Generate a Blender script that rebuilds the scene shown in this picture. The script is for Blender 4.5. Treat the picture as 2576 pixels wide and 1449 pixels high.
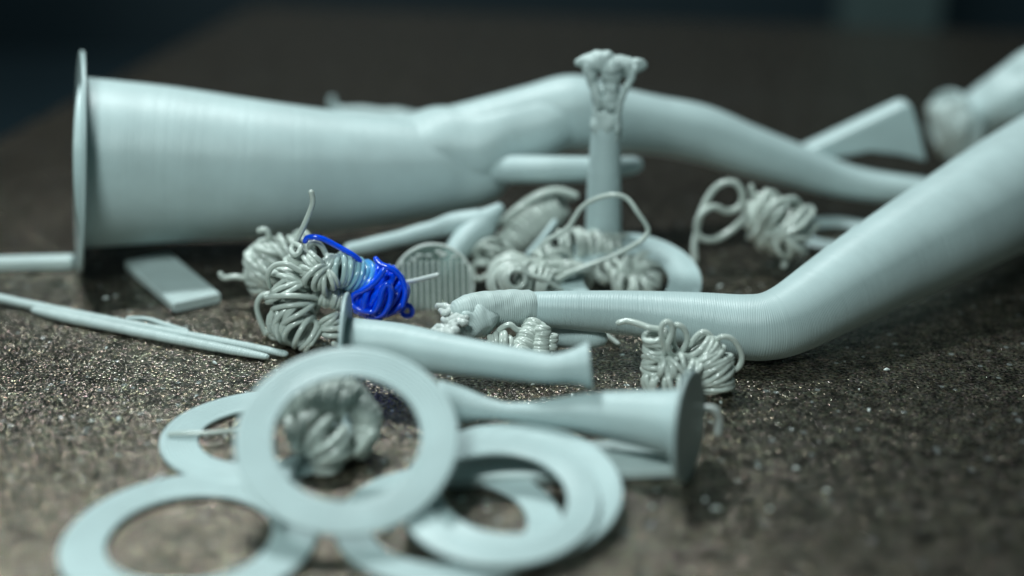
import bpy, math, random
from mathutils import Vector, Matrix, noise

R = math.radians
CM = 0.01                      # everything below is measured in centimetres
scene = bpy.context.scene
for o in list(bpy.data.objects):
    bpy.data.objects.remove(o)
COL = scene.collection

# ------------------------------------------------------------------ camera
PITCH, LENS, CAM_H = 22.0, 50.0, 9.58
cam = bpy.data.cameras.new('camera')
cam.lens = LENS; cam.sensor_width = 36.0
cam.clip_start = 0.005; cam.clip_end = 20.0
cam.dof.use_dof = True
cam.dof.focus_distance = 22.2 * CM
cam.dof.aperture_fstop = 5.8
cam_o = bpy.data.objects.new('camera', cam)
cam_o.location = (0, 0, CAM_H * CM)
cam_o.rotation_euler = (R(90 - PITCH), 0, 0)
COL.objects.link(cam_o)
scene.camera = cam_o

# ------------------------------------------------------------------ world
w = bpy.data.worlds.new('World'); scene.world = w; w.use_nodes = True
bg = w.node_tree.nodes['Background']
bg.inputs[0].default_value = (0.32, 0.80, 0.84, 1)
bg.inputs[1].default_value = 0.03

# ------------------------------------------------------------------ lamps
def area(name, loc, target, size, size_y, power, color):
    l = bpy.data.lights.new(name, 'AREA')
    l.shape = 'RECTANGLE'; l.size = size * CM; l.size_y = size_y * CM
    l.energy = power; l.color = color
    o = bpy.data.objects.new(name, l)
    o.location = Vector(loc) * CM
    d = Vector(target) - Vector(loc)
    o.rotation_euler = d.to_track_quat('-Z', 'Y').to_euler()
    COL.objects.link(o)
    return o
# LED bar above and behind to the left, a softer lamp above on the camera side
area('key_lamp', (-13, 42, 48), (0, 20, 0), 6, 4, 2.8, (0.90, 1.0, 1.0))
area('fill_lamp', (-14, -8, 38), (2, 20, 0), 14, 10, 1.65, (0.86, 1.0, 0.985))

vs = scene.view_settings
vs.view_transform = 'Standard'; vs.look = 'None'; vs.exposure = 0.0; vs.gamma = 1.0
vs.use_curve_mapping = False
scene.cycles.use_denoising = True
scene.cycles.use_adaptive_sampling = False
scene.cycles.max_bounces = 8
scene.cycles.sample_clamp_indirect = 6.0
scene.cycles.sample_clamp_direct = 10.0

# ------------------------------------------------------------------ measuring helpers
FPX = 2576 * LENS / 36.0
SP, CP = math.sin(R(PITCH)), math.cos(R(PITCH))
def ray(px, py):
    x = (px - 1288) / FPX; y = (724.5 - py) / FPX
    return Vector((x, CP + y * SP, -SP + y * CP))
def at_z(px, py, z=0.0):              # the spot at height z
    d = ray(px, py); t = (z - CAM_H) / d.z
    return Vector((0, 0, CAM_H)) + d * t
def at_y(px, py, y):                  # the spot at distance y along the plate
    d = ray(px, py); t = y / d.y
    return Vector((0, 0, CAM_H)) + d * t
def unit(p):                          # centimetres per photo unit at p
    return (p.y * CP + (CAM_H - p.z) * SP) / FPX

# ------------------------------------------------------------------ node helpers
def new_mat(name):
    m = bpy.data.materials.new(name); m.use_nodes = True
    nt = m.node_tree
    return m, nt, nt.nodes['Principled BSDF']
def node(nt, typ, **kw):
    n = nt.nodes.new(typ)
    for k, v in kw.items():
        if k == 'inp':
            for a, b in v.items(): n.inputs[a].default_value = b
        else: setattr(n, k, v)
    return n
def math_n(nt, op, a, b=None):
    n = nt.nodes.new('ShaderNodeMath'); n.operation = op
    for i, v in enumerate((a, b)):
        if v is None: continue
        if isinstance(v, (int, float)): n.inputs[i].default_value = v
        else: nt.links.new(v, n.inputs[i])
    return n.outputs[0]

def filament(name, base, rough, lines=None, line_amp=0.00003, spec=0.5, sss=0.0, ring=False, blotch=0.06):
    """printed plastic: faint blotches, fine layer lines as relief"""
    m, nt, p = new_mat(name)
    L = nt.links.new
    tc = node(nt, 'ShaderNodeTexCoord')
    nz = node(nt, 'ShaderNodeTexNoise', inp={'Scale': 160.0, 'Detail': 3.0})
    L(tc.outputs['Object'], nz.inputs['Vector'])
    cr = node(nt, 'ShaderNodeValToRGB')
    a = [c * (1 - blotch) for c in base]; b = [min(1, c * (1 + blotch)) for c in base]
    cr.color_ramp.elements[0].position = 0.3; cr.color_ramp.elements[0].color = (*a, 1)
    cr.color_ramp.elements[1].position = 0.7; cr.color_ramp.elements[1].color = (*b, 1)
    L(nz.outputs[0], cr.inputs[0]); L(cr.outputs[0], p.inputs['Base Color'])
    p.inputs['Roughness'].default_value = rough
    p.inputs['Specular IOR Level'].default_value = spec
    if sss:
        p.inputs['Subsurface Weight'].default_value = sss
        p.inputs['Subsurface Radius'].default_value = (1, 1, 1)
        p.inputs['Subsurface Scale'].default_value = 0.0006
    if lines:
        if ring:
            ln = node(nt, 'ShaderNodeVectorMath', operation='LENGTH')
            L(tc.outputs['Object'], ln.inputs[0]); u = ln.outputs['Value']
            f = 2 * math.pi / (lines * CM)
        else:
            sx = node(nt, 'ShaderNodeSeparateXYZ'); L(tc.outputs['UV'], sx.inputs[0])
            u = sx.outputs[0]; f = 2 * math.pi / lines
        s = math_n(nt, 'SINE', math_n(nt, 'MULTIPLY', u, f))
        n2 = node(nt, 'ShaderNodeTexNoise', inp={'Scale': 900.0, 'Detail': 2.0})
        L(tc.outputs['Object'], n2.inputs['Vector'])
        band = node(nt, 'ShaderNodeTexNoise', noise_dimensions='1D', inp={'Scale': (900.0 if ring else 9.0), 'Detail': 5.0, 'Roughness': 0.7})
        L(u, band.inputs['W'])
        h = math_n(nt, 'ADD', math_n(nt, 'ADD', s, math_n(nt, 'MULTIPLY', n2.outputs[0], 0.8)), math_n(nt, 'MULTIPLY', band.outputs[0], 5.0))
        bp = node(nt, 'ShaderNodeBump', inp={'Strength': 1.0, 'Distance': line_amp})
        L(h, bp.inputs['Height']); L(bp.outputs[0], p.inputs['Normal'])
    return m

GREY = (0.43, 0.54, 0.545)
M = {}
M['support'] = filament('support_plastic', GREY, 0.42, lines=0.026, line_amp=0.000014)
M['support_far'] = filament('support_plastic_soft', GREY, 0.45, lines=0.05, line_amp=0.00002)
M['rough'] = filament('interface_plastic', (0.45, 0.54, 0.53), 0.5, lines=0.035, line_amp=0.00002)
M['ring'] = filament('ring_plastic', (0.44, 0.55, 0.555), 0.38, lines=0.05, line_amp=0.00001, ring=True)
M['strand'] = filament('strand_plastic', (0.49, 0.55, 0.51), 0.14, spec=0.7)
M['bar'] = filament('bar_plastic', (0.44, 0.53, 0.525), 0.38, lines=0.05, line_amp=0.00003)
M['pale'] = filament('strand_plastic_pale', (0.52, 0.57, 0.55), 0.3, spec=0.5)

def blue_mat():
    m, nt, p = new_mat('strand_grey_to_blue')
    L = nt.links.new
    a = node(nt, 'ShaderNodeAttribute', attribute_name='along')
    cr = node(nt, 'ShaderNodeValToRGB')
    e = cr.color_ramp.elements
    e[0].position = 0.0; e[0].color = (0.42, 0.47, 0.44, 1)
    e[1].position = 1.0; e[1].color = (0.0, 0.07, 0.84, 1)
    for pos, c in ((0.16, (0.40, 0.48, 0.465)), (0.28, (0.33, 0.49, 0.51)), (0.36, (0.24, 0.45, 0.53)), (0.43, (0.10, 0.36, 0.60)), (0.50, (0.025, 0.20, 0.70)), (0.57, (0.0, 0.075, 0.84))):
        x = e.new(pos); x.color = (*c, 1)
    L(a.outputs['Fac'], cr.inputs[0]); L(cr.outputs[0], p.inputs['Base Color'])
    p.inputs['Roughness'].default_value = 0.18
    p.inputs['Coat Weight'].default_value = 0.7; p.inputs['Coat Roughness'].default_value = 0.06
    p.inputs['Specular IOR Level'].default_value = 0.6
    return m
M['blue'] = blue_mat()

def plate_mat():
    m, nt, p = new_mat('textured_sheet')
    L = nt.links.new
    tc = node(nt, 'ShaderNodeTexCoord')
    grain = node(nt, 'ShaderNodeTexNoise', inp={'Scale': 1900.0, 'Detail': 2.0, 'Roughness': 0.5})
    L(tc.outputs['Object'], grain.inputs['Vector'])
    vor = node(nt, 'ShaderNodeTexVoronoi', inp={'Scale': 2200.0, 'Randomness': 1.0})
    L(tc.outputs['Object'], vor.inputs['Vector'])
    big = node(nt, 'ShaderNodeTexNoise', inp={'Scale': 45.0, 'Detail': 4.0})
    L(tc.outputs['Object'], big.inputs['Vector'])
    # faint rubbed line from earlier prints
    sp = node(nt, 'ShaderNodeSeparateXYZ'); L(tc.outputs['Object'], sp.inputs[0])
    a, b = at_z(1880, 1070), at_z(2600, 1180)
    d = (b - a).normalized(); nrm = Vector((-d.y, d.x, 0)); c0 = nrm.dot(a) * CM
    dist = math_n(nt, 'ABSOLUTE', math_n(nt, 'SUBTRACT', math_n(nt, 'ADD', math_n(nt, 'MULTIPLY', sp.outputs[0], nrm.x), math_n(nt, 'MULTIPLY', sp.outputs[1], nrm.y)), c0))
    mr = node(nt, 'ShaderNodeMapRange', inp={'From Min': 0.0003, 'From Max': 0.0014, 'To Min': 0.5, 'To Max': 0.0})
    L(dist, mr.inputs['Value'])
    mrx = node(nt, 'ShaderNodeMapRange', inp={'From Min': a.x * CM, 'From Max': (a.x + 1) * CM, 'To Min': 0.0, 'To Max': 1.0})
    L(sp.outputs[0], mrx.inputs['Value'])
    scuff = math_n(nt, 'MULTIPLY', mr.outputs[0], mrx.outputs[0])
    cr = node(nt, 'ShaderNodeValToRGB')
    cr.color_ramp.elements[0].position = 0.36; cr.color_ramp.elements[0].color = (0.018, 0.018, 0.015, 1)
    cr.color_ramp.elements[1].position = 0.8; cr.color_ramp.elements[1].color = (0.62, 0.53, 0.42, 1)
    L(grain.outputs[0], cr.inputs[0])
    hue = node(nt, 'ShaderNodeMixRGB', blend_type='OVERLAY', inp={0: 0.12})
    L(cr.outputs[0], hue.inputs[1]); L(vor.outputs['Color'], hue.inputs[2])
    sc = node(nt, 'ShaderNodeMixRGB', inp={2: (0.42, 0.43, 0.40, 1)})
    L(scuff, sc.inputs[0])
    glint_mottle = node(nt, 'ShaderNodeTexNoise', inp={'Scale': 380.0, 'Detail': 2.0, 'Roughness': 0.6})  # mottling of out-of-focus glints, painted into the sheet's base colour
    L(tc.outputs['Object'], glint_mottle.inputs['Vector'])
    cm = node(nt, 'ShaderNodeMapRange', inp={'From Min': 0.32, 'From Max': 0.68, 'To Min': 0.35, 'To Max': 1.75})
    L(glint_mottle.outputs[0], cm.inputs['Value'])
    mot = node(nt, 'ShaderNodeVectorMath', operation='SCALE')
    L(hue.outputs[0], mot.inputs[0]); L(cm.outputs[0], mot.inputs['Scale'])
    L(mot.outputs[0], sc.inputs[1])
    p.inputs['Metallic'].default_value = 0.9
    rr = node(nt, 'ShaderNodeMapRange', inp={'From Min': 0.3, 'From Max': 0.7, 'To Min': 0.12, 'To Max': 0.19})
    L(big.outputs[0], rr.inputs['Value'])
    fl = node(nt, 'ShaderNodeTexVoronoi', inp={'Scale': 620.0, 'Randomness': 1.0})
    L(tc.outputs['Object'], fl.inputs['Vector'])
    fs = node(nt, 'ShaderNodeSeparateColor'); L(fl.outputs['Color'], fs.inputs[0])
    sel = math_n(nt, 'GREATER_THAN', fs.outputs[0], 0.90)
    core = math_n(nt, 'LESS_THAN', fl.outputs['Distance'], 0.28)
    glint_spot = math_n(nt, 'MULTIPLY', sel, core)
    rm = node(nt, 'ShaderNodeMix', data_type='FLOAT'); L(glint_spot, rm.inputs[0]); L(rr.outputs[0], rm.inputs[2]); rm.inputs[3].default_value = 0.10
    L(rm.outputs[0], p.inputs['Roughness'])
    bright = node(nt, 'ShaderNodeMixRGB', inp={2: (0.85, 0.86, 0.84, 1)}); L(glint_spot, bright.inputs[0]); L(sc.outputs[0], bright.inputs[1])  # sparse bright glints painted as pale spots, smoother as well
    L(bright.outputs[0], p.inputs['Base Color'])
    h = math_n(nt, 'ADD', math_n(nt, 'MULTIPLY', grain.outputs[0], 1.0), math_n(nt, 'MULTIPLY', vor.outputs['Distance'], 0.45))
    bp = node(nt, 'ShaderNodeBump', inp={'Strength': 1.0, 'Distance': 0.00021})
    L(h, bp.inputs['Height']); L(bp.outputs[0], p.inputs['Normal'])
    return m
M['plate'] = plate_mat()

def plain(name, col, rough, metallic=0.0):
    m, nt, p = new_mat(name)
    tc = node(nt, 'ShaderNodeTexCoord')
    nz = node(nt, 'ShaderNodeTexNoise', inp={'Scale': 30.0, 'Detail': 4.0})
    nt.links.new(tc.outputs['Object'], nz.inputs['Vector'])
    mx = node(nt, 'ShaderNodeMixRGB', inp={1: (*[c * 0.85 for c in col], 1), 2: (*[c * 1.15 for c in col], 1)})
    nt.links.new(nz.outputs[0], mx.inputs[0]); nt.links.new(mx.outputs[0], p.inputs['Base Color'])
    p.inputs['Roughness'].default_value = rough; p.inputs['Metallic'].default_value = metallic
    return m
M['dark_wall'] = plain('dark_chamber_panel', (0.003, 0.015, 0.022), 0.6)
M['teal_wall'] = plain('teal_chamber_panel', (0.003, 0.085, 0.095), 0.6)
M['post'] = plain('grey_green_post', (0.055, 0.085, 0.085), 0.5)

def clear_mat(name, tint, amount):
    m = bpy.data.materials.new(name); m.use_nodes = True
    nt = m.node_tree; nt.nodes.clear(); L = nt.links.new
    out = node(nt, 'ShaderNodeOutputMaterial')
    tr = node(nt, 'ShaderNodeBsdfTranslucent', inp={0: (*tint, 1)})
    df = node(nt, 'ShaderNodeBsdfDiffuse', inp={0: (*tint, 1)})
    gl = node(nt, 'ShaderNodeBsdfGlossy', inp={0: (0.9, 0.95, 0.95, 1), 1: 0.25})
    tp = node(nt, 'ShaderNodeBsdfTransparent', inp={0: (0.85, 0.92, 0.9, 1)})
    m1 = node(nt, 'ShaderNodeMixShader', inp={0: 0.5}); L(tr.outputs[0], m1.inputs[1]); L(df.outputs[0], m1.inputs[2])
    m2 = node(nt, 'ShaderNodeMixShader', inp={0: amount}); L(tp.outputs[0], m2.inputs[1]); L(m1.outputs[0], m2.inputs[2])
    m3 = node(nt, 'ShaderNodeMixShader', inp={0: 0.06}); L(m2.outputs[0], m3.inputs[1]); L(gl.outputs[0], m3.inputs[2])
    L(m3.outputs[0], out.inputs[0])
    return m
M['clear'] = clear_mat('clear_thin_plastic', (0.30, 0.40, 0.36), 0.45)
M['clear_rib'] = clear_mat('clear_rib_plastic', (0.86, 0.90, 0.87), 0.95)

# ------------------------------------------------------------------ object helpers
def tag(o, label=None, cat=None, group=None, kind=None):
    if label: o['label'] = label
    if cat: o['category'] = cat
    if group: o['group'] = group
    if kind: o['kind'] = kind
    return o

def thing(name, base, label, cat, group=None):
    e = bpy.data.objects.new(name, None)
    e.empty_display_size = 0.004
    e.location = Vector((base[0], base[1], base[2])) * CM
    COL.objects.link(e)
    return tag(e, label, cat, group)

def world_loc(o):
    v = o.location.copy()
    while o.parent: o = o.parent; v += o.location
    return v

class Mesh:
    def __init__(s): s.v = []; s.f = []; s.uv = []; s.at = []
    def add(s, verts, faces, uvs=None, along=None):
        k = len(s.v); s.v += verts
        s.f += [tuple(i + k for i in f) for f in faces]
        s.uv += uvs if uvs else [(0, 0)] * len(verts)
        s.at += along if along else [0.0] * len(verts)
        return s
    def build(s, name, mat, parent=None, base=None, smooth=True):
        """one mesh object; verts are given in world centimetres"""
        if base is None:
            if parent: base = world_loc(parent) / CM
            else:
                n = len(s.v)
                base = Vector((sum(v.x for v in s.v) / n, sum(v.y for v in s.v) / n, min(v.z for v in s.v)))
        base = Vector(base)
        me = bpy.data.meshes.new(name)
        me.from_pydata([(v - base) * CM for v in s.v], [], s.f)
        me.materials.append(mat)
        uvl = me.uv_layers.new(name='UVMap')
        for lp in me.loops: uvl.data[lp.index].uv = s.uv[lp.vertex_index]
        if any(s.at):
            a = me.attributes.new('along', 'FLOAT', 'POINT')
            a.data.foreach_set('value', s.at)
        if smooth: me.polygons.foreach_set('use_smooth', [True] * len(me.polygons))
        me.update()
        o = bpy.data.objects.new(name, me); COL.objects.link(o)
        if parent:
            o.parent = parent; o.location = base * CM - world_loc(parent)
        else: o.location = base * CM
        return o

def spline(pts, step):
    """Catmull-Rom through pts (tuples of equal length), sampled every step of the first three"""
    P = [tuple(p) for p in pts]; n = len(P); k = len(P[0])
    out = []
    for i in range(n - 1):
        p0 = P[max(i - 1, 0)]; p1 = P[i]; p2 = P[i + 1]; p3 = P[min(i + 2, n - 1)]
        L = math.dist(p1[:3], p2[:3]); m = max(1, int(L / step))
        for j in range(m):
            t = j / m; t2 = t * t; t3 = t2 * t
            out.append(tuple(0.5 * (2 * p1[q] + (p2[q] - p0[q]) * t + (2 * p0[q] - 5 * p1[q] + 4 * p2[q] - p3[q]) * t2 + (3 * p1[q] - p0[q] - 3 * p2[q] + p3[q]) * t3) for q in range(k)))
    out.append(P[-1])
    return out

def sweep(mesh, path, radii, sides=10, cap='round', lump=0.0, lump_f=3.0, seed=0.0, along=None, squash=None):
    """tube round a path with parallel-transported rings"""
    n = len(path); path = [Vector(p) for p in path]
    if not hasattr(radii, '__len__'): radii = [radii] * n
    if along is None: along = [0.0] * n
    path2, rad2, al2 = list(path), list(radii), list(along)
    if cap == 'round':
        d0 = (path[0] - path[1]).normalized(); d1 = (path[-1] - path[-2]).normalized()
        r0, r1 = radii[0], radii[-1]
        pre = [(0.96, 0.30), (0.72, 0.70)]
        path2 = [path[0] + d0 * r0 * a for a, _ in pre] + path2 + [path[-1] + d1 * r1 * a for a, _ in reversed(pre)]
        rad2 = [r0 * b for _, b in pre] + rad2 + [r1 * b for _, b in reversed(pre)]
        al2 = [along[0]] * 2 + al2 + [along[-1]] * 2
    N = len(path2)
    t = (path2[1] - path2[0]).normalized()
    nrm = t.orthogonal().normalized()
    verts, uvs, at, faces = [], [], [], []
    L = 0.0
    for i in range(N):
        if i: L += (path2[i] - path2[i - 1]).length
        tt = (path2[min(i + 1, N - 1)] - path2[max(i - 1, 0)])
        tt = tt.normalized() if tt.length > 1e-9 else t
        nrm = (nrm - tt * nrm.dot(tt))
        nrm = nrm.normalized() if nrm.length > 1e-9 else tt.orthogonal().normalized()
        bi = tt.cross(nrm); t = tt
        for j in range(sides):
            a = 2 * math.pi * j / sides
            dv = nrm * math.cos(a) + bi * math.sin(a)
            r = rad2[i]
            if squash: dv = Vector((dv.x, dv.y, dv.z * squash))
            if lump:
                q = path2[i] + dv * r
                r *= 1 + lump * noise.noise((q * lump_f) + Vector((seed, seed * 1.7, 0)))
            verts.append(path2[i] + dv * r); uvs.append((L, j / sides)); at.append(al2[i])
    for i in range(N - 1):
        for j in range(sides):
            k = (j + 1) % sides
            faces.append((i * sides + j, i * sides + k, (i + 1) * sides + k, (i + 1) * sides + j))
    faces.append(tuple(range(sides - 1, -1, -1)))
    faces.append(tuple((N - 1) * sides + j for j in range(sides)))
    mesh.add(verts, faces, uvs, at)
    return mesh

def px_tube(pts, sides=28, step=0.08, cap='round', **kw):
    """pts: (px, py, world point rule, radius in photo units); rule ('z', h) or ('y', d)"""
    P = []
    for px, py, (k, v), r in pts:
        p = at_z(px, py, v) if k == 'z' else at_y(px, py, v)
        P.append((p.x, p.y, p.z, r * unit(p)))
    S = spline(P, step)
    return sweep(Mesh(), [s[:3] for s in S], [max(0.01, s[3]) for s in S], sides, cap, **kw)

def disc(center, normal, rad, thick, mat, name, parent, segs=64, wob=0.01, hole=0.0, seed=0):
    """a thin round plate with softened rim (or a washer when hole > 0)"""
    n = Vector(normal).normalized(); u = n.orthogonal().normalized(); v = n.cross(u)
    c = Vector(center); me = Mesh(); h = thick / 2; b = min(0.3 * thick, 0.02)
    prof = [(rad - b, h), (rad, h - b), (rad, -h + b), (rad - b, -h)]
    if hole: prof = prof + [(hole + b, -h), (hole, -h + b), (hole, h - b), (hole + b, h)]
    V = []; K = len(prof)
    for i in range(segs):
        a = 2 * math.pi * i / segs
        dv = u * math.cos(a) + v * math.sin(a)
        wv = wob * noise.noise(Vector((math.cos(a) * 1.2, math.sin(a) * 1.2, seed)))
        for r, z in prof: V.append(c + dv * (r + wv) + n * z)
    F = []
    for i in range(segs):
        k = (i + 1) % segs
        for j in range(K if hole else K - 1):
            l = (j + 1) % K
            F.append((i * K + j, i * K + l, k * K + l, k * K + j))
    if not hole:
        F.append(tuple(i * K for i in range(segs)))
        F.append(tuple(i * K + K - 1 for i in reversed(range(segs))))
    me.add(V, F, [(0.0, 0.0)] * len(V))
    return me.build(name, mat, parent, base=None if parent else c, smooth=False)

# ------------------------------------------------------------------ the setting
def plate():
    c = [at_z(-700, 720), at_z(640, 14), at_z(2800, 92), at_z(3600, 1700), at_z(-900, 1900)]
    me = Mesh(); n = len(c)
    top = [Vector((p.x, p.y, 0.0)) for p in c]; bot = [Vector((p.x, p.y, -0.08)) for p in c]
    me.add(top + bot, [tuple(range(n - 1, -1, -1)), tuple(range(n, 2 * n))] + [(i, (i + 1) % n, n + (i + 1) % n, n + i) for i in range(n)])
    o = me.build('build_plate', M['plate'], base=(0, 20, 0), smooth=False)
    tag(o, 'dark gold textured build plate with sparkling grain under everything', kind='structure')
plate()

def box(name, lo, hi, mat, kind='structure', label=None, cat=None):
    x0, y0, z0 = lo; x1, y1, z1 = hi
    V = [Vector(p) for p in ((x0, y0, z0), (x1, y0, z0), (x1, y1, z0), (x0, y1, z0), (x0, y0, z1), (x1, y0, z1), (x1, y1, z1), (x0, y1, z1))]
    F = [(3, 2, 1, 0), (4, 5, 6, 7), (0, 1, 5, 4), (1, 2, 6, 5), (2, 3, 7, 6), (3, 0, 4, 7)]
    o = Mesh().add(V, F).build(name, mat, smooth=False)
    return tag(o, label, cat, kind=kind if not cat else None)
box('floor', (-60, -10, -7.2), (60, 75, -7), M['dark_wall'])
box('wall_back', (-60, 74, -7), (60, 75, 40), M['dark_wall'])
box('wall_left', (-37, 40, -7), (-17.5, 41, 40), M['teal_wall'])
po = at_y(2230, 60, 62)
box('post', (po.x - 2.0, 61, -7), (po.x + 2.0, 63, 30), M['post'], label='dim grey green upright post behind the plate at upper right', cat='post')

def edge_on(p, ax, k):
    """brim normal across the tube, turned by k so that one face shows a little"""
    d = (Vector(p) - Vector((0, 0, CAM_H))).normalized(); ax = Vector(ax)
    return (ax - d * ax.dot(d)).normalized() - d * k

# ------------------------------------------------------------------ tree supports
def Z(v): return ('z', v)
def Y(v): return ('y', v)

# the large support lying across the back
b = at_z(192, 655)
T = thing('tree_support', (b.x, b.y, 0), 'largest tree support, thick pale tube lying across the back with round brim at left', 'print support', 'printed tree supports')
px_tube([(216, 410, Y(25.0), 214), (420, 414, Y(25.2), 196), (680, 428, Y(25.4), 171), (900, 432, Y(25.7), 146), (1050, 428, Y(25.9), 125), (1140, 430, Y(26.0), 108), (1215, 434, Y(26.0), 86), (1262, 438, Y(26.0), 60), (1280, 440, Y(26.0), 34)], sides=56, cap='flat').build('trunk', M['support_far'], T)
px_tube([(1010, 425, Y(26.0), 120), (1120, 385, Y(26.2), 112), (1240, 340, Y(26.4), 98), (1350, 302, Y(26.6), 90), (1440, 285, Y(26.7), 96), (1520, 298, Y(26.8), 86), (1640, 314, Y(27.0), 74), (1760, 336, Y(27.2), 72), (1880, 378, Y(27.3), 64), (2000, 416, Y(27.4), 54), (2140, 458, Y(27.4), 42), (2320, 482, Y(27.2), 36)], sides=40).build('branch', M['support_far'], T)
px_tube([(1000, 404, Y(26.0), 108), (1090, 398, Y(26.1), 118), (1190, 378, Y(26.2), 108), (1290, 345, Y(26.3), 92), (1380, 316, Y(26.4), 78), (1450, 300, Y(26.5), 60)], sides=40, lump=0.16, lump_f=1.1, seed=4).build('joint', M['support_far'], T)
px_tube([(1205, 432, Y(26.0), 40), (1260, 427, Y(25.6), 36), (1360, 426, Y(25.2), 34), (1480, 426, Y(25.3), 32), (1596, 416, Y(25.6), 22)], sides=24).build('branch', M['support_far'], T)
fin = [(1990, 398), (2040, 374), (2276, 262), (2296, 266), (2316, 330), (2334, 410), (2262, 392), (2190, 384), (2110, 400), (2040, 424)]
fm = Mesh(); nf = len(fin)
fm.add([at_y(x, y, 27.55) for x, y in fin] + [at_y(x, y, 27.55) + Vector((0, 0.55, 0)) for x, y in fin],
       [tuple(range(nf)), tuple(range(2 * nf - 1, nf - 1, -1))] + [(k, nf + k, nf + (k + 1) % nf, (k + 1) % nf) for k in range(nf)])
fo = fm.build('branch_tip', M['support_far'], T, smooth=False)
bv = fo.modifiers.new('bevel', 'BEVEL'); bv.width = 0.0012; bv.segments = 2
a0, a1 = at_y(206, 405, 25.0), at_y(420, 412, 25.25)
ax = (a1 - a0).normalized()
br = disc(a0 + Vector((-0.02, 0, -0.02)), edge_on(a0, ax, -0.03), 2.02, 0.07, M['support_far'], 'brim', T, segs=96)

# the standing support with the crumbled head
b = at_z(1515, 690)
yb = b.y
T = thing('tree_support', (b.x, b.y, 0), 'upright pale support pillar with crumbled flaring head', 'print support', 'printed tree supports')
px_tube([(1514, 690, Y(yb), 56), (1515, 660, Y(yb), 47), (1518, 560, Y(yb), 45), (1520, 450, Y(yb), 42), (1524, 350, Y(yb), 38), (1528, 300, Y(yb), 34)], sides=32).build('trunk', M['support_far'], T)
px_tube([(1526, 345, Y(yb), 37), (1526, 300, Y(yb), 37), (1527, 262, Y(yb), 34), (1528, 240, Y(yb), 30)], sides=32, step=0.03, lump=0.3, lump_f=5, seed=3.3).build('neck', M['rough'], T)
for i, (pts, q) in enumerate((
        ([(1457, 158, 12), (1484, 156, 23), (1514, 154, 30), (1548, 166, 27), (1584, 168, 24), (1616, 164, 13)], 0.28),
        ([(1492, 158, 14), (1512, 140, 13), (1522, 134, 8)], 0.3),
        ([(1585, 170, 14), (1604, 158, 12), (1617, 156, 7)], 0.3),
        ([(1478, 168, 16), (1492, 205, 14), (1506, 262, 15)], 0.5),
        ([(1536, 172, 30), (1540, 210, 22), (1536, 262, 20)], 0.45),
        ([(1598, 172, 11), (1578, 215, 9), (1556, 265, 10), (1552, 330, 8)], 0.5))):
    px_tube([(x, y, Y(yb - 0.12 - 0.02 * i), r) for x, y, r in pts], sides=14, step=0.025, lump=q, lump_f=7, seed=i * 2.1).build('shard', M['rough'], T)

# the bent support on the right
b = at_z(1900, 903)
T = thing('tree_support', (b.x, b.y, 0), 'pale support tube bent at an elbow, widening out of frame at right', 'print support', 'printed tree supports')
el = px_tube([(1310, 776, Z(0.86), 42), (1450, 781, Z(0.78), 50), (1600, 789, Z(0.70), 58), (1760, 806, Z(0.63), 71), (1870, 822, Z(0.56), 82), (1935, 820, Z(0.56), 86), (2000, 796, Z(0.62), 92), (2090, 742, Z(0.78), 103), (2200, 676, Z(0.96), 116), (2400, 565, Z(1.25), 137), (2600, 452, Z(1.5), 152), (2900, 300, Z(1.8), 170)], sides=64, step=0.05, cap='flat')
el.build('trunk', M['support'], T)
px_tube([(1330, 776, Z(0.86), 47), (1270, 778, Z(0.90), 49), (1205, 780, Z(0.95), 46), (1170, 782, Z(0.98), 40)], sides=36, step=0.02, lump=0.07, lump_f=7, seed=1.2).build('interface_cap', M['rough'], T)
px_tube([(1215, 800, Z(0.85), 44), (1180, 815, Z(0.80), 42), (1160, 830, Z(0.74), 34)], sides=30, step=0.02, lump=0.35, lump_f=6, seed=5.2).build('interface_cap', M['rough'], T)
random.seed(8)
for i in range(9):
    x0, y0 = random.uniform(1085, 1150), random.uniform(772, 835)
    px_tube([(x0, y0, Z(0.92), 8), (x0 + random.uniform(8, 26), y0 + random.uniform(-14, 10), Z(0.98), 10), (x0 + 46, y0 + random.uniform(-16, 10), Z(0.98), 11)], sides=8, step=0.02, lump=0.5, lump_f=14, seed=i).build('crumb_strand', M['pale'], T)

# two small supports in front
b = at_z(868, 1002)
T = thing('tree_support', (b.x, b.y, 0), 'small cone support with its brim touching the blue clump and flared tip at right', 'print support', 'printed tree supports')
A0 = at_z(872, 868, 0.80)
px_tube([(872, 868, Z(0.80), 70), (930, 868, Z(0.82), 64), (1010, 874, Z(0.88), 60), (1100, 888, Z(0.95), 54), (1220, 905, Z(1.08), 46), (1340, 922, Z(1.22), 40), (1390, 927, Z(1.26), 37), (1425, 924, Z(1.28), 40), (1455, 921, Z(1.3), 48), (1486, 918, Z(1.32), 62)], sides=48, step=0.05, cap='flat').build('trunk', M['support'], T)
ax = (at_z(1010, 874, 0.88) - A0).normalized()
disc(A0 + Vector((-0.02, 0, 0)), edge_on(A0, ax, 0.10), 0.80, 0.05, M['support'], 'brim', T, segs=64)

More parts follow.
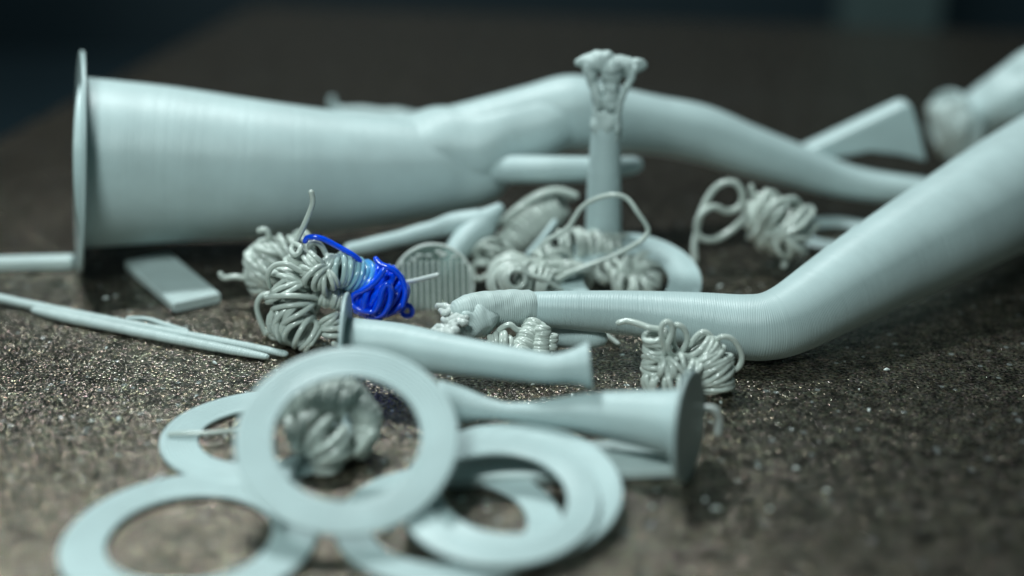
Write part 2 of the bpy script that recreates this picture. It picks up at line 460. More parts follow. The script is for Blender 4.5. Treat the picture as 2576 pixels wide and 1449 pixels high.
b = at_z(1722, 1205)
T = thing('tree_support', (b.x, b.y, 0), 'small cone support whose shaded round brim faces right, in front of tangled clump', 'print support', 'printed tree supports')
B0 = at_z(1722, 1070, 0.76)
px_tube([(1105, 1018, Z(0.72), 62), (1160, 1020, Z(0.70), 46), (1230, 1030, Z(0.68), 28), (1290, 1036, Z(0.68), 23), (1380, 1038, Z(0.70), 34), (1480, 1040, Z(0.72), 52), (1600, 1052, Z(0.74), 70), (1680, 1062, Z(0.75), 82), (1722, 1068, Z(0.76), 95)], sides=48, step=0.05, cap='flat').build('trunk', M['support'], T)
ax = (B0 - at_z(1480, 1040, 0.72)).normalized()
disc(B0 + ax * 0.05, edge_on(B0, ax, 0.26), 0.77, 0.06, M['support'], 'brim', T, segs=64)

# a slim branch piece in the middle
b = at_y(1100, 620, 24.0)
T = thing('support_branch', (b.x, b.y, 0), 'slim forked support branch lying behind the clear ribbed disc', 'print support', 'printed tree supports')
px_tube([(880, 628, Y(24.0), 18), (980, 606, Y(24.2), 20), (1080, 580, Y(24.4), 23), (1160, 562, Y(24.4), 30), (1215, 560, Y(24.4), 34), (1252, 528, Y(24.5), 18)], sides=20, lump=0.15, lump_f=3).build('branch', M['support_far'], T)
px_tube([(1215, 565, Y(24.4), 38), (1170, 605, Y(24.1), 34), (1140, 650, Y(23.8), 28), (1125, 690, Y(23.4), 20)], sides=20, lump=0.15, lump_f=3).build('branch', M['support_far'], T)

# pieces at the far right and behind
b = at_y(2400, 420, 30)
T = thing('support_stub', (b.x, b.y, 0), 'blurred support piece with rough round end at far upper right', 'print support', 'printed tree supports')
px_tube([(2430, 312, Y(30.5), 58), (2485, 280, Y(30.3), 68), (2560, 240, Y(30.0), 80), (2760, 130, Y(29.5), 100)], sides=32, cap='flat', lump=0.22, lump_f=1.6, seed=6).build('trunk', M['support_far'], T)
c = at_y(2402, 318, 30.3)
disc(c, Vector((-0.88, -0.45, -0.15)), 0.82, 0.10, M['support'], 'brim', T, segs=48)
m = Mesh(); n_ = Vector((-0.88, -0.45, -0.15)).normalized()
S = [c + n_ * k for k in (0.0, 0.10, 0.18, 0.22)]
sweep(m, S, [0.62, 0.60, 0.50, 0.3], 28, 'flat', lump=0.7, lump_f=4, seed=2).build('interface_cap', M['rough'], T)

T = px_tube([(836, 250, Y(30), 9), (845, 282, Y(30), 16), (900, 290, Y(29.8), 22), (1060, 312, Y(29.6), 24), (1160, 400, Y(30), 26)], sides=16, lump=0.2, lump_f=3).build('support_branch', M['support_far'])
tag(T, 'faint slim branch showing above the thick tube at the back', 'print support', 'printed tree supports')

# stub under the elbow
b = at_z(1440, 870)
o = px_tube([(1330, 832, Z(0.32), 33), (1400, 840, Z(0.32), 33), (1475, 848, Z(0.30), 30), (1505, 851, Z(0.28), 24)], sides=28, step=0.05).build('support_stub', M['support'])
tag(o, 'shaded ribbed support stub lying under the bent tube', 'print support', 'printed tree supports')

# ------------------------------------------------------------------ rings
def ring(px, py, z, r_out, r_in, tilt, spin, label, thick=0.065, roll=0.0, seed=0, seam=True):
    """washer: tilt lifts the far edge towards the camera, roll lifts the right edge"""
    me = Mesh(); segs = 96; h = thick / 2; bv = 0.018
    prof = [(r_out - bv, h), (r_out, h - bv), (r_out, -h + bv), (r_out - bv, -h), (r_in + bv, -h), (r_in, -h + bv), (r_in, h - bv), (r_in + bv, h)]
    nl = max(4, round((r_out - r_in - 2 * bv) / 0.055)); dl = (r_out - r_in - 2 * bv) / nl
    for k in range(nl):
        r0 = r_in + bv + k * dl
        prof += [(r0 + dl * 0.16, h + 0.006), (r0 + dl * 0.84, h + 0.006)]
        if k < nl - 1: prof.append((r0 + dl, h - 0.010))
    K = len(prof); V = []
    for i in range(segs):
        a = 2 * math.pi * i / segs
        wob = 0.012 * noise.noise(Vector((math.cos(a) * 1.5, math.sin(a) * 1.5, seed)))
        warp = 0.025 * noise.noise(Vector((math.cos(a) * 0.9, math.sin(a) * 0.9, seed + 7)))
        for r, zz in prof:
            V.append(Vector(((r + wob) * math.cos(a), (r + wob) * math.sin(a), zz + warp)))
    F = []
    for i in range(segs):
        k = (i + 1) % segs
        for j in range(K):
            l = (j + 1) % K
            F.append((i * K + j, k * K + j, k * K + l, i * K + l))
    me.add(V, F)
    o = me.build('brim_ring', M['ring'], base=(0, 0, 0), smooth=False)
    o.location = at_z(px, py, z) * CM
    o.rotation_euler = (Matrix.Rotation(R(roll), 3, 'Y') @ Matrix.Rotation(R(tilt), 3, 'X') @ Matrix.Rotation(R(spin), 3, 'Z')).to_euler()
    return tag(o, label, 'ring', 'printed brim rings')

ring(478, 1352, 0.06, 1.58, 1.02, 0, 20, 'ring lying flat at the bottom left corner of the pile', seed=1)
ring(655, 1095, 0.06, 1.40, 0.86, 0, 70, 'flat ring half hidden behind the leaning ring, crossed by a thin fibre', seed=2)
ring(874, 1100, 1.06, 1.415, 0.935, 29, 10, 'ring leaning upright in the middle front, framing a strand clump', seed=3, roll=3)
ring(1128, 1312, 0.05, 1.45, 1.0, 0, 130, 'lowest ring cut off by the bottom edge, right of centre', seed=4)
ring(1290, 1228, 0.33, 1.42, 0.92, 8, 200, 'ring farthest right, propped on the flat strip', seed=5)
ring(1256, 1250, 0.42, 1.27, 0.86, 10, 250, 'topmost ring of the overlapping pair right of the leaning ring', seed=6, roll=1.5)
ring(1575, 702, 0.42, 1.32, 0.74, 17, 40, 'ring behind the bent tube at the foot of the upright pillar', seed=7)
ring(2110, 590, 0.12, 0.95, 0.55, 0, 40, 'small blurred ring behind the strand clump at right', seed=8)

# ------------------------------------------------------------------ flat bars, strips and fibres
def bar(name, p0, p1, width, height, label, cat='strip', mat='bar', z0=0.0, bev=0.035):
    p0, p1 = Vector(p0), Vector(p1)
    d = (p1 - p0); Ld = d.length; d.normalize(); s = Vector((-d.y, d.x, 0)).normalized(); u = Vector((0, 0, 1))
    w2 = width / 2; b_ = bev
    prof = [(-w2 + b_, 0), (w2 - b_, 0), (w2, b_), (w2, height - b_), (w2 - b_, height), (-w2 + b_, height), (-w2, height - b_), (-w2, b_)]
    secs = [(0, 0.8), (b_, 1.0)] + [(Ld * k / 8, 1.0) for k in range(1, 8)] + [(Ld - b_, 1.0), (Ld, 0.8)]
    V = []; K = 8
    for i, (t, sc) in enumerate(secs):
        wv = 0.012 * noise.noise(Vector((t * 2.0, p0.x, p0.y)))
        for x, z in prof:
            zc = height / 2 + (z - height / 2) * sc
            V.append(p0 + d * t + s * (x * (0.97 if sc < 1 else 1) + wv) + u * (z0 + zc))
    F = []
    for i in range(len(secs) - 1):
        for j in range(K):
            l = (j + 1) % K
            F.append((i * K + j, i * K + l, (i + 1) * K + l, (i + 1) * K + j))
    F.append(tuple(range(K - 1, -1, -1))); F.append(tuple((len(secs) - 1) * K + j for j in range(K)))
    uv = [((v - p0).dot(s), 0) for v in V]
    o = Mesh().add(V, F, uv).build(name, M[mat], smooth=False)
    return tag(o, label, cat)
bar('printed_bar', at_z(372, 668), at_z(498, 776), 0.88, 0.20, 'flat rectangular pale bar in the shadow below the thick tube', 'bar')
bar('printed_strip', at_z(-160, 682), at_z(186, 672), 0.3, 0.22, 'thin strip entering at the left edge beside the large brim')
bar('printed_strip', at_z(1120, 1190), at_z(1694, 1162), 0.92, 0.16, 'flat strip under the overlapping rings, its end showing at right')

b = at_z(320, 840)
T = thing('purge_line', (b.x, b.y, 0), 'long double purge line crossing the plate at left below the bar', 'strip')
def bead(pts, nm='bead', mat='bar', sq=0.75, sides=14, lump=0.08, parent=None):
    return px_tube(pts, sides=sides, step=0.06, lump=lump, lump_f=9, squash=sq).build(nm, M[mat], parent)
bead([(-120, 724, Z(0.09), 15), (60, 763, Z(0.10), 14), (250, 800, Z(0.10), 13), (450, 838, Z(0.10), 12), (620, 870, Z(0.09), 12), (715, 890, Z(0.08), 11)], parent=T)
bead([(88, 780, Z(0.08), 11), (150, 794, Z(0.09), 17), (300, 825, Z(0.09), 17), (480, 861, Z(0.09), 16), (600, 884, Z(0.08), 14), (668, 897, Z(0.07), 10)], parent=T)
bead([(322, 800, Z(0.16), 6), (370, 802, Z(0.16), 7), (420, 818, Z(0.15), 8), (470, 832, Z(0.13), 6)], 'burr', parent=T)

def fibre(pts, label, mat='strand', sides=10, name='loose_fibre', cat='strand'):
    o = px_tube(pts, sides=sides, step=0.03, lump=0.05, lump_f=10).build(name, M[mat])
    return tag(o, label, cat)
fibre([(424, 1092, Z(0.15), 5), (470, 1090, Z(0.17), 6), (540, 1088, Z(0.17), 6), (640, 1076, Z(0.15), 6)], 'thin fibre lying across the flat ring at left')
fibre([(1012, 712, Y(21.7), 6), (1050, 704, Y(21.6), 6), (1100, 692, Y(21.5), 6.5)], 'short straight fibre pointing right in front of the clear disc', 'pale')
fibre([(1772, 1026, Z(0.62), 9), (1798, 1030, Z(0.62), 10), (1809, 1056, Z(0.45), 10), (1806, 1090, Z(0.25), 10)], 'hooked fibre end sticking out right of the shaded brim', 'pale')
fibre([(1512, 836, Z(0.07), 7), (1535, 850, Z(0.06), 7), (1556, 866, Z(0.05), 6)], 'short loose fibre on the plate under the bent tube')
fibre([(786, 925, Z(1.0), 4), (785, 945, Z(0.9), 5), (784, 962, Z(0.7), 5)], 'tiny upright fibre seen through the leaning ring')

# ------------------------------------------------------------------ clear ribbed disc
c = at_y(1090, 716, 22.9)
T = thing('clear_disc', (c.x, c.y, 0), 'clear ribbed round disc standing on edge behind the blue strand clump', 'disc')
nn = Vector((0.05, -0.90, 0.35)).normalized()
uu = Vector((0, 0, 1)).cross(nn).normalized(); vv = nn.cross(uu)
rad = 101 * unit(c)
disc(c, nn, rad, 0.02, M['clear'], 'sheet', T, segs=64)
m = Mesh(); pts = [c + (uu * math.cos(2 * math.pi * i / 64) + vv * math.sin(2 * math.pi * i / 64)) * rad for i in range(65)]
sweep(m, pts, 0.028, 8, 'flat').build('rim', M['clear_rib'], T)
for i in range(-6, 7):
    x = i * rad / 6.7; hgt = math.sqrt(max(0.0, rad * rad - x * x))
    top = min(hgt * 0.93, rad * 0.60 - 0.01 * (i % 3))
    sweep(Mesh(), spline([tuple(c + uu * x + vv * (top - (top + hgt * 0.93) * k / 5) + nn * 0.02) for k in range(6)], 0.08), 0.023, 8, lump=0.25, lump_f=9, seed=i).build('rib', M['clear_rib'], T)
random.seed(3)
for i in range(7):
    a = random.uniform(0.9, 2.2); rr = random.uniform(0.72, 0.9) * rad
    q = c + (uu * math.cos(a) + vv * math.sin(a)) * rr + nn * 0.015
    sweep(Mesh(), [q - uu * 0.05, q, q + uu * 0.05], [0.02, 0.028, 0.02], 8, lump=0.6, lump_f=9, seed=i).build('blob', M['clear_rib'], T)

# ------------------------------------------------------------------ purge clumps
def V3(px, py, y): return at_y(px, py, y)

class Strand:
    """one continuous extruded strand: tails, loops and tight coils strung together"""
    def __init__(s, seed, r): s.p = []; s.rnd = random.Random(seed); s.r = r; s.seed = seed
    def to(s, pts, step=0.03):
        pts = [tuple(Vector(p)) for p in pts]
        if s.p: pts = [tuple(s.p[-1])] + pts
        q = spline(pts, step)
        s.p += [Vector(x) for x in (q[1:] if s.p else q)]
        return s
    def coil(s, axis, rads, turns, up=(0, 0, 1), flat=1.0, jit=0.22, lean=0.25, steps=18, phase=0.0):
        """loops of wandering size round a bent axis"""
        ax = spline([(*a, r) for a, r in zip(axis, rads)], 0.02)
        turns *= 1.5; jit *= 0.8; n = int(turns * steps); rnd = s.rnd
        per = [(1 + rnd.uniform(-jit, jit), rnd.uniform(-lean, lean), rnd.uniform(-lean, lean), rnd.uniform(-1, 1), rnd.uniform(-1, 1)) for _ in range(int(turns) + 3)]
        pts = []
        for i in range(n + 1):
            t = i / n; k = t * (len(ax) - 1); i0 = int(min(k, len(ax) - 2)); f = k - i0
            A = [ax[i0][q] * (1 - f) + ax[i0 + 1][q] * f for q in range(4)]
            c = Vector(A[:3]); rr = A[3]
            j0 = max(0, i0 - 3); j1 = min(len(ax) - 1, i0 + 4)
            T_ = (Vector(ax[j1][:3]) - Vector(ax[j0][:3])).normalized()
            N_ = (Vector(up) - T_ * T_.dot(Vector(up)))
            N_ = N_.normalized() if N_.length > 0.05 else T_.orthogonal().normalized()
            B_ = T_.cross(N_)
            tn = i / steps; a0 = int(tn); g = tn - a0; g = g * g * (3 - 2 * g)
            q0, q1 = per[a0], per[a0 + 1]
            w = [q0[m] * (1 - g) + q1[m] * g for m in range(5)]
            th = 2 * math.pi * tn + phase
            R_ = rr * w[0]
            p = c + N_ * (R_ * math.cos(th)) + B_ * (R_ * flat * math.sin(th)) + T_ * (R_ * (w[1] * math.cos(th) + w[2] * math.sin(th))) + (N_ * w[3] + B_ * w[4]) * s.r * 0.45
            pts.append(p)
        if s.p:
            a = s.p[-1]; b_ = pts[0]
            L = (b_ - a).length; m = max(2, int(L / 0.03))
            s.p += [a.lerp(b_, k / m) for k in range(1, m)]
        s.p += pts
        return s
    def smooth(s, it=2):
        for _ in range(it):
            s.p = [s.p[0]] + [(s.p[i - 1] + s.p[i] * 2 + s.p[i + 1]) / 4 for i in range(1, len(s.p) - 1)] + [s.p[-1]]
    def mesh(s, sides=9, floor=True, along=None):
        s.smooth()
        if floor:
            for p in s.p: p.z = max(p.z, s.r * 0.95)
        n = len(s.p)
        rad = [s.r * (1 + 0.13 * noise.noise(Vector((i * 0.05, s.seed * 3.1, 0)))) for i in range(n)]
        return sweep(Mesh(), s.p, rad, sides, along=along)

CL = 'clumps of purged strand'
def clump(strands, label, mat='strand', name='purge_clump'):
    """strands: list of (Strand, along) that hold together as one clump"""
    if len(strands) == 1:
        o = strands[0].mesh().build(name, M[mat]); return tag(o, label, 'strand clump', CL)
    ms = [s.mesh() for s in strands]
    allv = [v for m_ in ms for v in m_.v]
    n = len(allv)
    base = (sum(v.x for v in allv) / n, sum(v.y for v in allv) / n, min(v.z for v in allv))
    T = thing(name, base, label, 'strand clump', CL)
    for i, m_ in enumerate(ms): m_.build('coil', M[mat], T)
    return T

RS = 0.046
# -- grey clump, left of the blue one (in focus)
yh = 21.5
s1 = Strand(11, RS)
s1.to([V3(783, 484, yh), V3(787, 510, yh), V3(770, 556, yh), V3(748, 602, yh), V3(732, 628, yh - .1), V3(745, 642, yh - .3), V3(757, 622, yh - .2), V3(738, 612, yh)])
s1.coil([V3(760, 640, yh), V3(742, 680, yh), V3(726, 715, yh - .1)], [0.16, 0.30, 0.38], 6, up=(1, 0, 0), jit=.25)
s1.coil([V3(728, 715, yh - .1), V3(738, 760, yh - .2), V3(752, 790, yh - .3)], [0.36, 0.39, 0.35], 6, up=(1, 0, .2), jit=.28, lean=.5)
s2 = Strand(12, RS * 1.06)
s2.coil([V3(705, 790, yh - .1), V3(735, 812, yh - .3), V3(765, 838, yh - .45), V3(790, 858, yh - .5)], [0.30, 0.33, 0.32, 0.26], 7.5, up=(.2, 0, 1), jit=.24, lean=.45)
s3 = Strand(13, RS)
s3.coil([V3(800, 730, yh - .1), V3(820, 745, yh - .2), V3(845, 752, yh - .2), V3(868, 758, yh - .1)], [0.12, 0.15, 0.15, 0.12], 9, jit=.2)
s3.to([V3(862, 790, yh - .2), V3(840, 800, yh - .3)])
s3.coil([V3(826, 800, yh - .4), V3(840, 825, yh - .45), V3(835, 852, yh - .5)], [0.15, 0.19, 0.18], 4, up=(.4, 0, 1), jit=.3, lean=.4)
s4 = Strand(14, RS * .95)
s4.to([V3(668, 840, yh), V3(652, 800, yh), V3(646, 766, yh), V3(660, 742, yh), V3(690, 736, yh), V3(676, 715, yh - .3), V3(674, 690, yh - .4), V3(690, 668, yh - .4), V3(722, 664, yh - .45), V3(745, 676, yh - .45), V3(780, 690, yh - .4), V3(800, 680, yh - .4), V3(812, 690, yh - .4), V3(818, 712, yh - .4), V3(800, 726, yh - .4)])
s5 = Strand(15, RS)
s5.coil([V3(722, 800, yh + .3), V3(706, 830, yh + .1), V3(706, 858, yh)], [0.26, 0.22, 0.13], 7, up=(1, 0, 0), jit=.12)
s6 = Strand(16, RS)
s6.coil([V3(800, 650, yh - .2), V3(782, 676, yh - .3), V3(812, 706, yh - .35), V3(838, 700, yh - .3)], [0.14, 0.19, 0.2, 0.16], 8, up=(.3, 1, 0), jit=.35, lean=.5)
clump([s1, s2, s3, s4, s5, s6], 'sharp grey tangled strand clump with a tall upright tail, left of the blue clump')

# -- the grey to blue clump: one strand that changes colour
yb2 = 21.6
b1 = Strand(21, RS * 1.02)
b1.to([V3(790, 636, yb2), V3(778, 618, yb2 - .1), V3(790, 608, yb2 - .1), V3(808, 618, yb2 - .1), V3(820, 640, yb2 - .1)])
b1.coil([V3(812, 662, yb2 - .2), V3(830, 672, yb2 - .2), V3(860, 680, yb2 - .2), V3(890, 690, yb2 - .15), V3(915, 702, yb2 - .1)], [0.15, 0.20, 0.25, 0.26, 0.27], 13, jit=.17, lean=.25)
b1.coil([V3(915, 702, yb2 - .1), V3(935, 715, yb2 - .1), V3(955, 728, yb2 - .1), V3(972, 742, yb2 - .1), V3(992, 756, yb2)], [0.27, 0.32, 0.43, 0.40, 0.22], 13, up=(-.2, 0, 1), jit=.12, lean=.22)
b1.to([V3(1020, 766, yb2 - .05), V3(1036, 776, yb2 - .1), V3(1036, 792, yb2 - .1), V3(1020, 796, yb2 - .1), V3(1010, 784, yb2)])
nb = len(b1.p)
al = [min(1.0, 0.02 + 0.98 * i / (nb - 1)) for i in range(nb)]
b2 = Strand(22, RS * 1.05)
b2.to([V3(946, 652, yb2 - .2), V3(956, 664, yb2 - .25), V3(975, 672, yb2 - .3), V3(995, 682, yb2 - .3), V3(1012, 704, yb2 - .3), V3(1020, 735, yb2 - .35), V3(1012, 770, yb2 - .4)])
b3 = Strand(23, RS)
b3.to([V3(768, 606, yb2 - .15), V3(772, 598, yb2 - .15), V3(790, 596, yb2 - .2), V3(815, 602, yb2 - .2), V3(850, 620, yb2 - .2), V3(888, 641, yb2 - .25), V3(905, 655, yb2 - .2)])
b4 = Strand(24, RS * 1.12)
b4.to([V3(965, 680, yb2 - .5), V3(944, 710, yb2 - .55), V3(915, 730, yb2 - .5), V3(890, 742, yb2 - .45), V3(884, 762, yb2 - .45), V3(905, 780, yb2 - .55), V3(940, 784, yb2 - .55), V3(955, 765, yb2 - .6), V3(960, 735, yb2 - .58), V3(975, 712, yb2 - .55), V3(984, 735, yb2 - .55), V3(978, 770, yb2 - .55), V3(960, 792, yb2 - .5), V3(930, 796, yb2 - .45), V3(896, 782, yb2 - .45)])
b5 = Strand(25, RS * 1.05)
b5.coil([V3(925, 745, yb2 - .1), V3(945, 752, yb2 - .2), V3(968, 762, yb2 - .2)], [0.26, 0.36, 0.30], 8, up=(0, -.5, 1), jit=.15, lean=.4)
ms = [(b1, al), (b2, None), (b3, None), (b4, None), (b5, None)]
base = at_y(920, 800, yb2)
T = thing('purge_clump', (base.x, base.y, base.z), 'bright blue glossy strand clump fading to grey at its left end', 'strand clump', CL)
for s_, a_ in ms:
    n = len(s_.p)
    o = s_.mesh(along=a_ if a_ else [0.85] * n).build('coil', M['blue'], T)
    if s_ is b3: o['label'] = 'bright blue tail arching over the grey loops'

cr_ = [V3(905, 700, yb2 - .05), V3(930, 715, yb2 - .05), V3(955, 730, yb2 - .05), V3(980, 748, yb2), V3(998, 760, yb2)]
cs = spline([(*p, q) for p, q in zip(cr_, (0.17, 0.28, 0.40, 0.36, 0.20))], 0.03)
cs = [(Vector(q[:3]), q[3]) for q in cs]
sweep(Mesh(), [q[0] for q in cs], [q[1] for q in cs], 24, lump=0.2, lump_f=5, along=[0.40 + 0.4 * k / len(cs) for k in range(len(cs))]).build('melted_core', M['blue'], T)

# -- blurred clump behind the grey one
yk = 22.9
k1 = Strand(31, RS * 1.05)
k1.to([V3(652, 580, yk), V3(668, 576, yk), V3(676, 590, yk), V3(672, 615, yk)])
k1.coil([V3(690, 615, yk), V3(672, 650, yk), V3(662, 690, yk), V3(670, 720, yk)], [0.24, 0.34, 0.34, 0.26], 12, up=(1, 0, 0), jit=.2, lean=.4)
k2 = Strand(32, RS * 1.1)
k2.to([V3(555, 690, yk), V3(562, 700, yk), V3(590, 696, yk), V3(625, 702, yk), V3(650, 712, yk)])
k2.coil([V3(660, 700, yk - .2), V3(690, 670, yk - .1), V3(720, 640, yk), V3(760, 625, yk + .2)], [0.22, 0.28, 0.3, 0.25], 9, jit=.3, lean=.4)
clump([k1, k2], 'soft grey strand clump peeping out behind the sharp grey clump at left')

# -- arched clump behind the bent tube
ya = 23.0
c1 = Strand(41, RS * 1.0)
c1.coil([V3(1290, 700, ya + .5), V3(1285, 706, ya), V3(1284, 712, ya - .6)], [0.44, 0.43, 0.30], 8, jit=.1, lean=.15)
c2 = Strand(42, RS)
c2.coil([V3(1292, 700, ya - .55), V3(1300, 705, ya - .7)], [0.26, 0.16], 4, jit=.1, lean=.1)
c2.to([V3(1330, 690, ya - .6), V3(1360, 700, ya - .6), V3(1390, 716, ya - .5), V3(1412, 730, ya - .4)])
c3 = Strand(43, RS)
c3.coil([V3(1320, 700, ya - .2), V3(1350, 708, ya - .3), V3(1380, 722, ya - .4)], [0.3, 0.26, 0.18], 7, up=(0, .3, 1), jit=.25, lean=.4)
clump([c1, c2, c3], 'arched strand clump rising directly behind the capped end of the bent tube')

# -- clump with the large angular loop
yl = 23.5
l1 = Strand(51, RS * .95)
l1.coil([V3(1400, 640, yl), V3(1385, 665, yl), V3(1400, 700, yl - .2)], [0.26, 0.34, 0.36], 8, up=(1, 0, 0), jit=.3, lean=.5)
l1.to([V3(1372, 640, yl - .3), V3(1368, 612, yl - .3), V3(1400, 592, yl - .3), V3(1430, 572, yl - .3), V3(1462, 524, yl - .3), V3(1500, 500, yl - .4), V3(1545, 490, yl - .5), V3(1578, 500, yl - .5), V3(1604, 534, yl - .6), V3(1626, 566, yl - .6), V3(1630, 584, yl - .6), V3(1612, 606, yl - .7), V3(1560, 636, yl - .7), V3(1490, 664, yl - .7), V3(1430, 688, yl - .7), V3(1385, 712, yl - .6)])
l2 = Strand(52, RS * 1.1)
l2.coil([V3(1410, 615, yl + .4), V3(1450, 620, yl + .4), V3(1500, 622, yl + .5), V3(1556, 625, yl + .6)], [0.22, 0.28, 0.26, 0.24], 12, jit=.15, lean=.3)
l3 = Strand(53, RS)
l3.coil([V3(1430, 690, yl - .2), V3(1440, 715, yl - .4)], [0.34, 0.36], 5, up=(1, 0, .2), jit=.2, lean=.4)
clump([l1, l2, l3], 'strand clump with one large angular loop in front of the upright pillar')

# -- rolled clump further back
yr = 25.0
r1 = Strand(61, RS * 1.1)
r1.coil([V3(1250, 640, yr - .6), V3(1290, 610, yr - .4), V3(1330, 575, yr - .2), V3(1370, 540, yr), V3(1410, 515, yr)], [0.20, 0.27, 0.31, 0.33, 0.26], 20, jit=.12, lean=.2)
r1.to([V3(1440, 500, yr), V3(1420, 478, yr), V3(1370, 480, yr), V3(1320, 508, yr), V3(1275, 545, yr)])
clump([r1], 'fat rolled strand clump lying back below the thick tube')

yq = 24.2
q1 = Strand(65, RS)
q1.coil([V3(1180, 640, yq), V3(1205, 622, yq), V3(1232, 640, yq - .2), V3(1215, 668, yq - .3)], [0.14, 0.20, 0.22, 0.18], 6, up=(.4, .6, 1), jit=.45, lean=.7)
q1.to([V3(1190, 690, yq - .5), V3(1205, 704, yq - .6), V3(1228, 690, yq - .6)])
clump([q1], 'small loose tangle right of the clear ribbed disc')
fibre([(1262, 560, Y(24.6), 9), (1300, 528, Y(24.6), 10), (1345, 498, Y(24.7), 10), (1400, 480, Y(24.8), 10), (1448, 492, Y(24.8), 9)], 'thick fibre arching over the fat rolled clump')
fibre([(1330, 640, Y(23.9), 9), (1365, 600, Y(24.0), 9), (1395, 560, Y(24.2), 9)], 'short broken rod leaning against the fat rolled clump', 'support_far', name='broken_rod', cat='rod')

# -- lumpy clump inside the ring at the pillar foot
yf = 23.7
f1 = Strand(71, RS * 1.25)
f1.coil([V3(1515, 690, yf), V3(1550, 672, yf), V3(1590, 680, yf), V3(1625, 672, yf), V3(1640, 705, yf - .3), V3(1600, 725, yf - .4), V3(1550, 715, yf - .3)], [0.16, 0.2, 0.22, 0.2, 0.2, 0.22, 0.18], 16, jit=.35, lean=.6)
clump([f1], 'knobbly strand clump inside the ring behind the bent tube')

# -- clump at right with open loops
yg = 24.9
g1 = Strand(81, RS * 1.3)
g1.to([V3(1748, 655, yg - .4), V3(1746, 620, yg - .3), V3(1752, 585, yg - .2), V3(1762, 540, yg - .1), V3(1785, 490, yg), V3(1815, 462, yg), V3(1850, 460, yg), V3(1868, 490, yg), V3(1860, 520, yg), V3(1830, 532, yg - .1), V3(1795, 520, yg - .2), V3(1762, 540, yg - .3), V3(1752, 575, yg - .3), V3(1765, 600, yg - .3), V3(1800, 602, yg - .2), V3(1840, 580, yg - .1), V3(1870, 550, yg)])
g1.coil([V3(1880, 540, yg), V3(1905, 545, yg), V3(1945, 558, yg), V3(1985, 580, yg - .1), V3(2015, 600, yg - .2)], [0.22, 0.36, 0.50, 0.50, 0.30], 17, jit=.18, lean=.45)
g2 = Strand(82, RS * 1.2)
g2.to([V3(1890, 470, yg), V3(1892, 490, yg)])
g2.coil([V3(1920, 520, yg - .2), V3(1960, 540, yg - .3), V3(1990, 590, yg - .45), V3(1960, 610, yg - .45)], [0.25, 0.35, 0.32, 0.28], 12, up=(1, 0, .3), jit=.4, lean=.6)
g2.to([V3(1975, 650, yg - .5), V3(1972, 668, yg - .6)])
clump([g1, g2], 'strand clump with open loops on its left side, behind the bent tube at right')

# -- clump in front of the elbow (in focus)
yt = 19.55
t1 = Strand(91, RS)
t1.to([V3(1556, 812, yt + .2), V3(1575, 807, yt + .2), V3(1605, 814, yt + .1), V3(1632, 824, yt)])
t1.coil([V3(1650, 842, yt), V3(1652, 870, yt), V3(1645, 900, yt), V3(1648, 930, yt - .05)], [0.20, 0.19, 0.19, 0.18], 7, up=(1, 0, .2), flat=.8, jit=.15, lean=.55)
t2 = Strand(92, RS)
t2.to([V3(1660, 905, yt - .1), V3(1672, 880, yt - .15), V3(1664, 850, yt - .2), V3(1664, 822, yt - .2), V3(1676, 808, yt - .2), V3(1690, 816, yt - .2), V3(1690, 840, yt - .2), V3(1680, 870, yt - .2), V3(1690, 895, yt - .1), V3(1710, 890, yt), V3(1728, 860, yt), V3(1722, 828, yt), V3(1702, 816, yt), V3(1694, 830, yt + .1), V3(1696, 870, yt + .1), V3(1716, 895, yt)])
t3 = Strand(93, RS)
t3.coil([V3(1752, 868, yt), V3(1770, 895, yt), V3(1786, 925, yt - .05), V3(1798, 955, yt - .1), V3(1800, 975, yt - .1)], [0.25, 0.33, 0.35, 0.31, 0.26], 12, up=(1, 0, -.4), jit=.06, lean=.25)
t4 = Strand(94, RS)
t4.to([V3(1738, 868, yt), V3(1752, 846, yt), V3(1772, 834, yt), V3(1790, 848, yt), V3(1796, 864, yt), V3(1812, 848, yt - .1), V3(1838, 850, yt - .1), V3(1858, 872, yt - .1), V3(1867, 900, yt - .1), V3(1858, 925, yt - .1), V3(1836, 935, yt - .1)])
t5 = Strand(95, RS)
t5.coil([V3(1660, 925, yt - .2), V3(1690, 930, yt - .25), V3(1720, 920, yt - .25), V3(1745, 930, yt - .25)], [0.13, 0.17, 0.18, 0.17], 7, up=(.2, .4, 1), jit=.35, lean=.6)
t6 = Strand(96, RS)
t6.coil([V3(1640, 955, yt - .1), V3(1670, 965, yt - .25), V3(1705, 962, yt - .3), V3(1740, 960, yt - .3)], [0.15, 0.18, 0.18, 0.2], 7, up=(0, 1, .3), jit=.3, lean=.5)
clump([t1, t2, t3, t4, t5, t6], 'sharp strand clump with curled loops in front of the elbow of the bent tube')

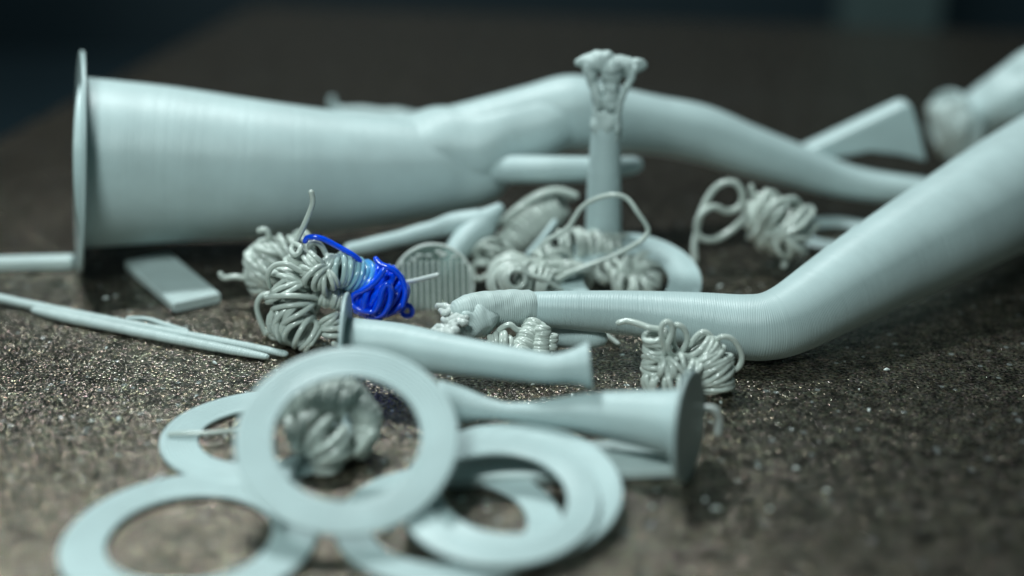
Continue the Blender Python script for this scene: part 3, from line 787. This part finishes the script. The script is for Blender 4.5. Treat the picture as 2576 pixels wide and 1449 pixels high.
# -- beaded clump under the bent tube's end
yu = 20.2
u1 = Strand(101, RS)
u1.coil([V3(1345, 816, yu + .2), V3(1328, 850, yu), V3(1306, 890, yu - .2)], [0.13, 0.15, 0.16], 10, up=(1, 0, 0), jit=.1)
u2 = Strand(102, RS)
u2.coil([V3(1366, 826, yu), V3(1362, 860, yu - .1), V3(1358, 905, yu - .2)], [0.09, 0.10, 0.12], 9, up=(1, 0, 0), jit=.15)
u2.coil([V3(1384, 880, yu - .1), V3(1386, 845, yu)], [0.07, 0.07], 5, up=(1, 0, 0), jit=.15)
u3 = Strand(103, RS)
u3.to([V3(1222, 872, yu - .1), V3(1238, 850, yu), V3(1262, 825, yu), V3(1285, 816, yu), V3(1300, 830, yu), V3(1345, 830, yu + .1), V3(1352, 815, yu + .1), V3(1368, 818, yu + .1), V3(1376, 840, yu)])
u4 = Strand(104, RS)
u4.coil([V3(1232, 868, yu - .1), V3(1262, 862, yu - .1), V3(1290, 880, yu - .1)], [0.12, 0.16, 0.15], 6, jit=.2, lean=.4)
clump([u1, u2, u3, u4], 'beaded strand clump in the gap under the capped end of the bent tube')

# -- clump framed by the leaning ring
yj = 17.6
j1 = Strand(111, RS * 1.15)
j1.coil([V3(690, 1012, yj), V3(750, 1004, yj), V3(815, 1008, yj), V3(865, 1022, yj)], [0.24, 0.27, 0.27, 0.24], 11, jit=.03, lean=.06)
j2 = Strand(112, RS * 1.25)
j2.coil([V3(735, 1092, yj - .4), V3(775, 1088, yj - .4), V3(815, 1108, yj - .5), V3(825, 1140, yj - .5), V3(815, 1180, yj - .5)], [0.20, 0.27, 0.29, 0.26, 0.18], 9, up=(.3, 0, 1), jit=.2, lean=.4)
j2.to([V3(870, 1150, yj - .4), V3(905, 1130, yj - .4), V3(935, 1090, yj - .4)])
j3 = Strand(113, RS * 1.15)
j3.coil([V3(800, 968, yj + .2), V3(870, 985, yj + .1), V3(915, 1030, yj), V3(922, 1090, yj - .1), V3(895, 1140, yj - .2)], [0.10, 0.16, 0.18, 0.17, 0.13], 14, up=(0, -1, .3), jit=.04, lean=.06)
clump([j1, j2, j3], 'thick strand clump seen through the opening of the leaning ring')

# ------------------------------------------------------------------ tiny crumbs shed by the pile
rnd = random.Random(77); cm_ = Mesh()
for i in range(70):
    q = at_z(rnd.uniform(250, 2250), rnd.uniform(700, 1300))
    r = rnd.uniform(0.012, 0.032); d = Vector((rnd.uniform(-1, 1), rnd.uniform(-1, 1), 0)).normalized() * r * rnd.uniform(0.5, 2.4)
    z = Vector((0, 0, r * 0.7))
    sweep(cm_, [q - d + z, q + z + Vector((0, 0, r * 0.3)), q + d + z], [r * 0.6, r, r * 0.5], 6, lump=0.5, lump_f=20, seed=i)
tag(cm_.build('plastic_crumbs', M['pale']), 'tiny pale plastic crumbs scattered over the plate', 'crumbs', kind='stuff')
